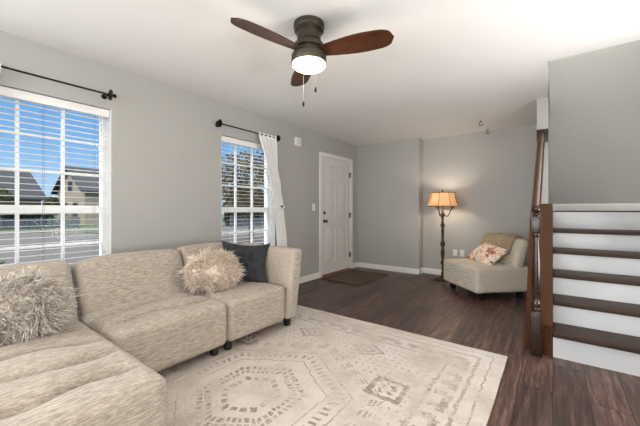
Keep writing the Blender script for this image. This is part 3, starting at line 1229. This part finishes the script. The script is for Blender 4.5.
def floral():
    k = NT('coral_floral_cotton')
    v = k.coord('Object')
    a = k.noise(v, 9, 4, 0.7)
    b = k.noise(v, 15, 3, 0.6)
    c = k.noise(k.coord('Object', loc=(3, 2, 1)), 7, 3, 0.6)
    col = k.ramp(a, [(0.46, lin(240, 226, 210)), (0.54, lin(226, 166, 128)), (0.63, lin(192, 108, 76))])
    col = k.mix(k.ramp(b, [(0.56, (0, 0, 0)), (0.60, (1, 1, 1))]), col, lin(150, 96, 88))
    col = k.mix(k.ramp(c, [(0.58, (0, 0, 0)), (0.62, (1, 1, 1))]), col, lin(240, 228, 214))
    k.color(col)
    k.rough(0.9)
    return k.m


fp = thing('floral_pillow', 'orange and cream floral pillow lying on the accent chair', 'pillow')
o = pillow_mesh(0.58, 0.36, 0.13, 0.06, 0.006, 9).build('pillow_cover', floral(), fp, world=False)
weld(o)
W = CH.matrix_basis
place(fp, W @ Vector((-0.03, 0.06, 0.535)), radians(-50), radians(-45), radians(8))

# ------------------------------------------------------------------ floor lamp
LP = (-1.455, 5.30)
fl = thing('floor_lamp', 'lit bronze candelabra floor lamp with amber shade near the corner', 'lamp', (LP[0], LP[1], 0))
M_lamp = simple('antique_bronze', lin(74, 58, 46), 0.45, 0.5, var=0.3, scale=40)
MB().lathe([(0.0, 0.0), (0.135, 0.0), (0.14, 0.012), (0.12, 0.022), (0.07, 0.034), (0.035, 0.06), (0.022, 0.09)], seg=32, cap=False).build('base', M_lamp, fl, world=False)
pf = [(0.02, 0.08), (0.03, 0.10), (0.018, 0.13), (0.016, 0.24), (0.03, 0.26), (0.036, 0.285), (0.024, 0.31), (0.017, 0.33), (0.028, 0.40), (0.034, 0.45), (0.022, 0.51), (0.016, 0.53),
      (0.032, 0.56), (0.040, 0.59), (0.03, 0.625), (0.017, 0.65), (0.020, 0.74), (0.026, 0.80), (0.018, 0.85), (0.032, 0.88), (0.036, 0.90), (0.022, 0.93), (0.015, 0.98), (0.022, 1.03), (0.034, 1.06), (0.038, 1.085), (0.02, 1.11), (0.01, 1.13), (0.009, 1.455)]
MB().lathe(pf, seg=20).build('pole', M_lamp, fl, world=False)
for i in range(3):
    a = radians(20 + 120 * i)
    ca, sa = cos(a), sin(a)
    pts = []
    for k in range(13):
        s = k / 12
        r = 0.015 + 0.135 * s
        z = 1.09 - 0.05 * sin(pi * min(1, s * 1.3)) + 0.10 * s ** 3
        pts.append((r * ca, r * sa, z))
    mb = MB().tube(pts, 0.008, 8)
    mb.lathe([(0.004, -0.01), (0.026, 0.0), (0.028, 0.008), (0.014, 0.012), (0.013, 0.075), (0.010, 0.08)], pts[-1], 14)
    ar = mb.build('arm', M_lamp, fl, world=False)
    MB().sphere((pts[-1][0], pts[-1][1], 1.27), 0.017, 12, sq=(1, 1, 1.7)).build('bulb', M_bulb, ar, world=False)
sc = lambda a, z: 1.0 + 0.025 * abs(cos(4 * a)) 
prof = []
for k in range(13):
    s = k / 12
    prof.append((0.236 - 0.054 * s - 0.014 * sin(pi * s), 1.212 + 0.220 * s))
inner = [(r - 0.004, z) for r, z in prof[::-1]]
MB().lathe(prof + inner + [prof[0]], seg=64, cap=False, mod=sc).build('lamp_shade', M_shade, fl, world=False)
mb = MB()
for a_z, r in ((1.212, 0.238), (1.432, 0.184)):
    ring = []
    for i in range(65):
        a = 2 * pi * i / 64
        k = sc(a, 0)
        ring.append((r * k * cos(a), r * k * sin(a), a_z))
    mb.tube(ring, 0.006, 6)
for i in range(8):
    a = 2 * pi * i / 8
    k = sc(a, 0)
    mb.tube([((r + 0.002) * k * cos(a), (r + 0.002) * k * sin(a), z) for r, z in prof], 0.004, 6)
mb.build('shade_braid', simple('brown_braid', lin(120, 78, 48), 0.8), fl, world=False)
mb = MB().lathe([(0.004, 1.445), (0.012, 1.455), (0.014, 1.467), (0.004, 1.485)], seg=12)
for i in range(3):
    a = radians(120 * i + 20)
    mb.tube([(0, 0, 1.428), (0.182 * cos(a), 0.182 * sin(a), 1.430)], 0.003, 6)
mb.build('finial', M_lamp, fl, world=False)
add_light('floor_lamp_light', 'POINT', (LP[0], LP[1], 1.33), 11, (1.0, 0.86, 0.70), 0.06)

# ------------------------------------------------------------------ ceiling fan
FX, FYY = -1.349, 1.663
fan = thing('ceiling_fan', 'bronze ceiling fan with three brown wooden blades and a lit globe', 'ceiling fan', (FX, FYY, HC - 0.0005))
MB().lathe([(0.0, 0), (0.098, 0.0), (0.107, -0.008), (0.107, -0.030), (0.100, -0.036), (0.099, -0.040), (0.102, -0.046), (0.102, -0.056), (0.092, -0.064), (0.083, -0.072), (0.083, -0.125), (0.088, -0.130), (0.094, -0.140), (0.104, -0.150), (0.107, -0.160), (0.107, -0.180), (0.0, -0.180)], seg=40, cap=False).build('motor_housing', M_bronze, fan, world=False)
MB().lathe([(0.0, -0.181), (0.09, -0.181), (0.09, -0.219), (0.0, -0.219)], seg=36, cap=False).build('flywheel', M_bronze, fan, world=False)
mb = MB().lathe([(0.0, -0.220), (0.112, -0.220), (0.121, -0.226), (0.121, -0.274), (0.117, -0.279), (0.0, -0.279)], seg=40, cap=False)
lk = mb.build('light_kit', M_bronze, fan, world=False)
MB().lathe([(0.115, -0.277), (0.115, -0.290), (0.108, -0.300), (0.090, -0.311), (0.055, -0.320), (0.02, -0.323), (0.0, -0.323)], seg=40, cap=False).build('glass_globe', M_globe, lk, world=False)


def blade_mesh():
    out = []
    n = 22
    r0, r1 = 0.09, 0.578
    for i in range(n + 1):
        s = i / n
        x = r0 + (r1 - r0) * s
        wdt = 0.046 + 0.036 * sin(min(1, s / 0.62) * pi / 2) - 0.010 * max(0, (s - 0.62) / 0.38)
        if s > 0.78:
            q = (s - 0.78) / 0.22
            wdt *= sqrt(max(0.0, 1 - q ** 2.6)) * 0.97 + 0.03
        out.append((x, wdt))
    mb = MB()
    V, F = [], []
    th = 0.006
    for x, wd in out:
        for yy, zz in ((-wd, -th / 2), (-wd * 0.5, -th / 2 + 0.002), (0, -th / 2 + 0.003), (wd * 0.5, -th / 2 + 0.002), (wd, -th / 2), (wd, th / 2), (0, th / 2 + 0.003), (-wd, th / 2)):
            V.append((x, yy, zz))
    m = 8
    for i in range(n):
        for k in range(m):
            l = (k + 1) % m
            F.append((i * m + k, (i + 1) * m + k, (i + 1) * m + l, i * m + l))
    F.append(tuple(range(m)))
    F.append(tuple(n * m + k for k in range(m))[::-1])
    mb.add(V, F, True)
    return mb


for i, ang in enumerate((259, 16, 138.5)):
    M = Matrix.Translation((0, 0, -0.204)) @ Matrix.Rotation(radians(ang), 4, 'Z') @ Matrix.Rotation(radians(-14), 4, 'X')
    mb = blade_mesh()
    b = mb.build('blade', M_blade, fan, world=False, angle=50)
    b.matrix_local = M
    mi = MB().bbox(0.05, 0.14, -0.03, 0.03, 0.005, 0.012, 0.002).build('blade_iron', M_bronze, b, world=False)
for (dx, dy, z, nm) in ((0.103, -0.062, -0.50, 'long'), (0.045, -0.115, -0.595, 'short')):
    mb = MB().tube([(dx, dy, -0.29), (dx + 0.012, dy - 0.012, -0.305), (dx + 0.012, dy - 0.012, z)], 0.0013, 6)
    ch = mb.build('pull_chain', simple('pale_chain', lin(190, 184, 172), 0.4, 0.5), fan, world=False)
    MB().lathe([(0.002, 0.012), (0.005, 0.006), (0.0075, -0.006), (0.007, -0.018), (0.003, -0.024)], (dx + 0.012, dy - 0.012, z), 12).build('pull_knob', M_black, ch, world=False)
add_light('fan_light', 'POINT', (FX, FYY, 2.03), 6, (1.0, 0.82, 0.6), 0.08)

# ------------------------------------------------------------------ small fittings
sw = thing('light_switch', 'white light switch plate on grey wall left of the door', 'light switch', (LX, 4.03, 1.19))
MB().bbox(LX + 0.0003, LX + 0.007, 4.03 - 0.04, 4.03 + 0.04, 1.135, 1.255, 0.003).build('plate', M_plate, sw)
MB().bbox(LX + 0.006, LX + 0.012, 4.03 - 0.012, 4.03 + 0.012, 1.165, 1.225, 0.002).build('toggle', M_plate, sw)
cm = thing('door_chime', 'white square chime box high on the grey wall past the curtain', 'chime', (LX, 3.615, 2.2))
MB().bbox(LX + 0.0003, LX + 0.035, 3.615 - 0.062, 3.615 + 0.062, 2.14, 2.27, 0.006).build('chime_case', M_plate, cm)
MB().box(LX + 0.034, LX + 0.0365, 3.615 - 0.010, 3.615 - 0.004, 2.17, 2.24).box(LX + 0.034, LX + 0.0365, 3.615 + 0.012, 3.615 + 0.018, 2.17, 2.24).build('slot', simple('grey_slot', lin(150, 148, 145), 0.6), cm)
for i, x in enumerate((-1.345, -1.235)):
    lab = ('white wall outlet nearer the floor lamp behind the accent chair', 'white wall outlet farther from the lamp behind the accent chair')[i]
    ot = thing('wall_outlet', lab, 'outlet', (x, FY, 0.41), 0, 'outlets on the far wall')
    MB().bbox(x - 0.036, x + 0.036, FY - 0.007, FY - 0.0003, 0.352, 0.468, 0.003).build('plate', M_plate, ot)
    for z in (0.385, 0.435):
        MB().bbox(x - 0.016, x + 0.016, FY - 0.0095, FY - 0.006, z - 0.017, z + 0.017, 0.003).build('socket', M_plate, ot)
for i, y in enumerate((4.98, 5.585)):
    lab = ('upper left one of the two small black ceiling hooks', 'lower right small black ceiling hook, close to the far wall')[i]
    pts = [(-0.835, y, HC), (-0.835, y, HC - 0.02)]
    for k in range(13):
        a = pi / 2 + k / 12 * radians(290)
        pts.append((-0.835 + 0.024 * cos(a) * 0.9, y, HC - 0.044 + 0.024 * sin(a)))
    mb = MB().tube(pts, 0.0042, 8).lathe([(0.014, -0.006), (0.014, 0)], (-0.835, y, HC - 0.0005), 12)
    tag(mb.build('ceiling_hook', M_black), lab, 'hook', 'ceiling hooks')
ds = thing('door_stop', 'small door stop on the white baseboard beside the doormat', 'door stop', (-2.17, CY - 0.014, 0.05))
MB().tube([(-2.17, CY - 0.0145, 0.05), (-2.17, CY - 0.07, 0.05)], 0.006, 8).build('spring', M_nickel, ds)
MB().tube([(-2.17, CY - 0.07, 0.05), (-2.17, CY - 0.085, 0.05)], 0.009, 8).build('rubber_tip', M_plate, ds)

# ------------------------------------------------------------------ outdoors, seen through the blinds
GZ = -0.5
M_asph = simple('grey_road', lin(64, 60, 56), 0.9, var=0.12, scale=2)
M_walk = simple('pale_concrete', lin(88, 85, 80), 0.9, var=0.08, scale=3)
M_grass = simple('lawn_green', lin(44, 62, 26), 0.95, var=0.3, scale=6)
M_fence = simple('pale_fence_paint', lin(84, 92, 98), 0.6, var=0.03)
M_siding = simple('cream_siding', lin(140, 130, 112), 0.8, var=0.05, stretch=(1, 1, 20))
M_blue = simple('blue_grey_siding', lin(70, 78, 90), 0.8, var=0.08, stretch=(1, 1, 20))
M_tan = simple('tan_siding', lin(104, 94, 80), 0.8, var=0.08, stretch=(1, 1, 20))
M_roof = simple('dark_shingles', lin(44, 44, 48), 0.9, var=0.2, scale=5)
M_pane = simple('dark_house_pane', lin(44, 56, 72), 0.1, var=0.1)
M_leaf = simple('tree_leaves', lin(58, 66, 30), 0.9, var=0.35, scale=2)
M_leaf2 = simple('autumn_leaves', lin(84, 72, 44), 0.9, var=0.35, scale=2)
M_bark = simple('tree_bark', lin(84, 70, 58), 0.9, var=0.2)

struct('lawn', MB().box(-110, LO - 0.3, -40, 80, GZ - 0.5, GZ - 0.02), M_grass)
struct('road', MB().box(-30, -9, -40, 80, GZ - 0.02, GZ), M_asph)
struct('sidewalk', MB().box(-33, -30, -40, 80, GZ - 0.02, GZ + 0.04), M_walk)
struct('driveway', MB().box(-9, -5.5, -40, 1.2, GZ - 0.02, GZ + 0.01).box(-9, -5.5, 8, 14, GZ - 0.02, GZ + 0.01), M_walk)
for nm, cx, cy, rx, ry, lab in (('grass_island', -26.5, 9.6, 3.5, 2.0, 'green grass island in the road by the far fence end'), ('grass_island', -14.0, 0.9, 1.2, 0.9, 'small grass patch beside the road at left edge')):
    mb = MB().lathe([(1.0, 0.0), (1.0, 0.05), (0.9, 0.07), (0.0, 0.08)], seg=28, cap=False)
    mb.v = [(cx + x * rx, cy + y * ry, GZ + z) for x, y, z in mb.v]
    tag(mb.build(nm, M_grass), lab, 'grass')


def fence(p, q, label):
    p, q = Vector(p), Vector(q)
    t = thing('picket_fence', label, 'fence', (p.x, p.y, GZ))
    L = (q - p).length
    n = int(L / 2.2)
    d = (q - p) / L
    M = Matrix.Translation((p.x, p.y, GZ)) @ Matrix.Rotation(atan2(d.y, d.x), 4, 'Z')
    for i in range(n + 1):
        x = L * i / n
        MB().box(x - 0.07, x + 0.07, -0.07, 0.07, 0, 1.0, M).build('post', M_fence, t)
    mb = MB()
    mb.box(0, L, -0.02, 0.02, 0.2, 0.3, M).box(0, L, -0.02, 0.02, 0.75, 0.85, M)
    k = int(L / 0.16)
    for i in range(k):
        x = L * i / k
        mb.box(x, x + 0.10, 0.021, 0.04, 0.08, 0.92, M)
    mb.build('picket_panel', M_fence, t)


fence((-39, 0), (-33.5, 9.0), 'pale picket fence across the road seen in the nearer window')
fence((-24, 18), (-19, 25), 'pale picket fence across the road seen in the farther window')


def house(loc, rot, w, d, wall_h, roof_h, mwall, label, wins):
    """gable end faces local -y; ridge along y"""
    t = thing('house', label, 'house', (loc[0], loc[1], GZ), rot)
    mb = MB().prism([(-w / 2, 0), (w / 2, 0), (w / 2, wall_h), (0, wall_h + roof_h), (-w / 2, wall_h)], 1, -d / 2, d / 2)
    mb.build('wall', mwall, t, world=False)
    mb = MB()
    o = 0.5
    th = 0.22
    sl_ = roof_h / (w / 2)
    for s in (-1, 1):
        pr = [(0, wall_h + roof_h), (s * (w / 2 + o), wall_h - o * sl_), (s * (w / 2 + o), wall_h - o * sl_ + th), (0, wall_h + roof_h + th)]
        mb.prism(pr, 1, -d / 2 - o, d / 2 + o)
    mb.build('roof', M_roof, t, world=False)
    for (x, z, ww, hh, face) in wins:
        f = MB()
        g = MB()
        if face == 'f':
            f.box(x - ww / 2 - 0.1, x + ww / 2 + 0.1, -d / 2 - 0.06, -d / 2 - 0.01, z - hh / 2 - 0.1, z + hh / 2 + 0.1)
            g.box(x - ww / 2, x + ww / 2, -d / 2 - 0.09, -d / 2 - 0.061, z - hh / 2, z + hh / 2)
        else:
            f.box(w / 2 + 0.01, w / 2 + 0.06, x - ww / 2 - 0.1, x + ww / 2 + 0.1, z - hh / 2 - 0.1, z + hh / 2 + 0.1)
            g.box(w / 2 + 0.061, w / 2 + 0.09, x - ww / 2, x + ww / 2, z - hh / 2, z + hh / 2)
        fo = f.build('window', M_fence, t, world=False)
        g.build('pane', M_pane, fo, world=False)
    return t


house((-54, 3.5), radians(12), 9, 11, 3.2, 3.6, M_tan, 'grey roofed house at left of the nearer window', [(0, 1.6, 1.2, 1.4, 's'), (3, 1.6, 1.2, 1.4, 's')])
house((-45.3, 17.2), radians(5), 7.5, 12, 3.9, 2.6, M_siding, 'cream gabled house with dark roof at right of the nearer window', [(-1.4, 1.8, 1.0, 1.4, 'f'), (1.4, 1.8, 1.0, 1.4, 'f'), (0, 4.4, 0.9, 1.0, 'f')])
house((-40, 40), radians(20), 9, 16, 2.7, 2.0, M_blue, 'blue grey house behind the tree in the farther window', [(-3, 1.5, 1.2, 1.4, 's'), (3, 1.5, 1.2, 1.4, 's')])


def tree(loc, h, r, n, leaf, mleaf, seed, label, trunk=0.35):
    rnd = random.Random(seed)
    t = thing('tree', label, 'tree', (loc[0], loc[1], GZ), 0, 'trees across the road')
    mb = MB().tube([(0, 0, -0.05), (0.05, 0, h * 0.3), (0, 0.06, h * 0.6), (0.03, 0, h * 0.85)], [trunk * 0.3, trunk * 0.24, trunk * 0.16, trunk * 0.04], 8)
    for i in range(12):
        a = rnd.uniform(0, 2 * pi)
        z = h * rnd.uniform(0.3, 0.7)
        e = r * rnd.uniform(0.6, 0.95)
        mb.tube([(0, 0, z), (e * 0.5 * cos(a), e * 0.5 * sin(a), z + e * 0.35), (e * cos(a), e * sin(a), z + e * 0.6)], [trunk * 0.12, trunk * 0.08, trunk * 0.02], 5)
    mb.build('trunk', M_bark, t, world=False)
    mb = MB()
    V, F = [], []
    for i in range(n):
        a = rnd.uniform(0, 2 * pi)
        cz = rnd.uniform(-1, 1)
        rr = rnd.uniform(0.25, 1) ** 0.5
        q = sqrt(1 - cz * cz) * rr
        c = Vector((r * q * cos(a), r * q * sin(a), h * 0.62 + (h * 0.38) * cz * rr))
        u = Vector((rnd.gauss(0, 1), rnd.gauss(0, 1), rnd.gauss(0, 1))).normalized() * leaf
        w_ = u.cross(Vector((rnd.gauss(0, 1), rnd.gauss(0, 1), rnd.gauss(0, 1)))).normalized() * leaf * 0.5
        o = len(V)
        V += [c - u, c + w_, c + u, c - w_]
        F.append((o, o + 1, o + 2, o + 3))
    mb.add(V, F)
    mb.build('crown', mleaf, t, world=False)


def hedge(p, q, h, d, n, seed, label):
    rnd = random.Random(seed)
    p, q = Vector((*p, GZ)), Vector((*q, GZ))
    L = (q - p).length
    ux = (q - p) / L
    uy = Vector((-ux.y, ux.x, 0))
    V, F = [], []
    for i in range(n):
        a, b, c = rnd.uniform(0, L), rnd.uniform(-0.5, 0.5) * d, h * rnd.uniform(0, 1) ** 0.7
        c *= 1 - 0.18 * noise.noise((a * 0.6, seed, 0))
        o = p + ux * a + uy * b + Vector((0, 0, c))
        u = Vector((rnd.gauss(0, 1), rnd.gauss(0, 1), rnd.gauss(0, 1))).normalized() * 0.22
        w_ = u.cross(Vector((rnd.gauss(0, 1), rnd.gauss(0, 1), rnd.gauss(0, 1)))).normalized() * 0.13
        k = len(V)
        V += [o - u, o + w_, o + u, o - w_]
        F.append((k, k + 1, k + 2, k + 3))
    mb = MB()
    mb.add(V, F)
    tag(mb.build('hedge', M_hedge), label, 'hedge')


M_hedge = simple('dark_hedge_leaves', lin(26, 32, 24), 0.9, var=0.3, scale=3)
hedge((-42.0, -0.5), (-37.6, 7.6), 1.6, 1.2, 2600, 31, 'dark hedge behind the pale fence in the nearer window')
hedge((-27.0, 19.5), (-20.5, 27.5), 2.0, 1.4, 2600, 32, 'dark hedge behind the pale fence in the farther window')
tree((-13.5, 11.5), 4.9, 2.5, 2600, 0.13, M_leaf2, 21, 'bare brownish tree filling the farther window', 0.5)
tree((-33, 27), 5.5, 2.6, 1500, 0.2, M_leaf, 22, 'green tree behind the brownish tree in the farther window')
tree((-44.5, 4.6), 4.2, 2.2, 1500, 0.18, M_leaf, 23, 'green tree in front of the left house in the nearer window')
tree((-44.2, 9.45), 3.2, 0.8, 900, 0.16, M_leaf, 24, 'small green tree between the two houses in the nearer window')
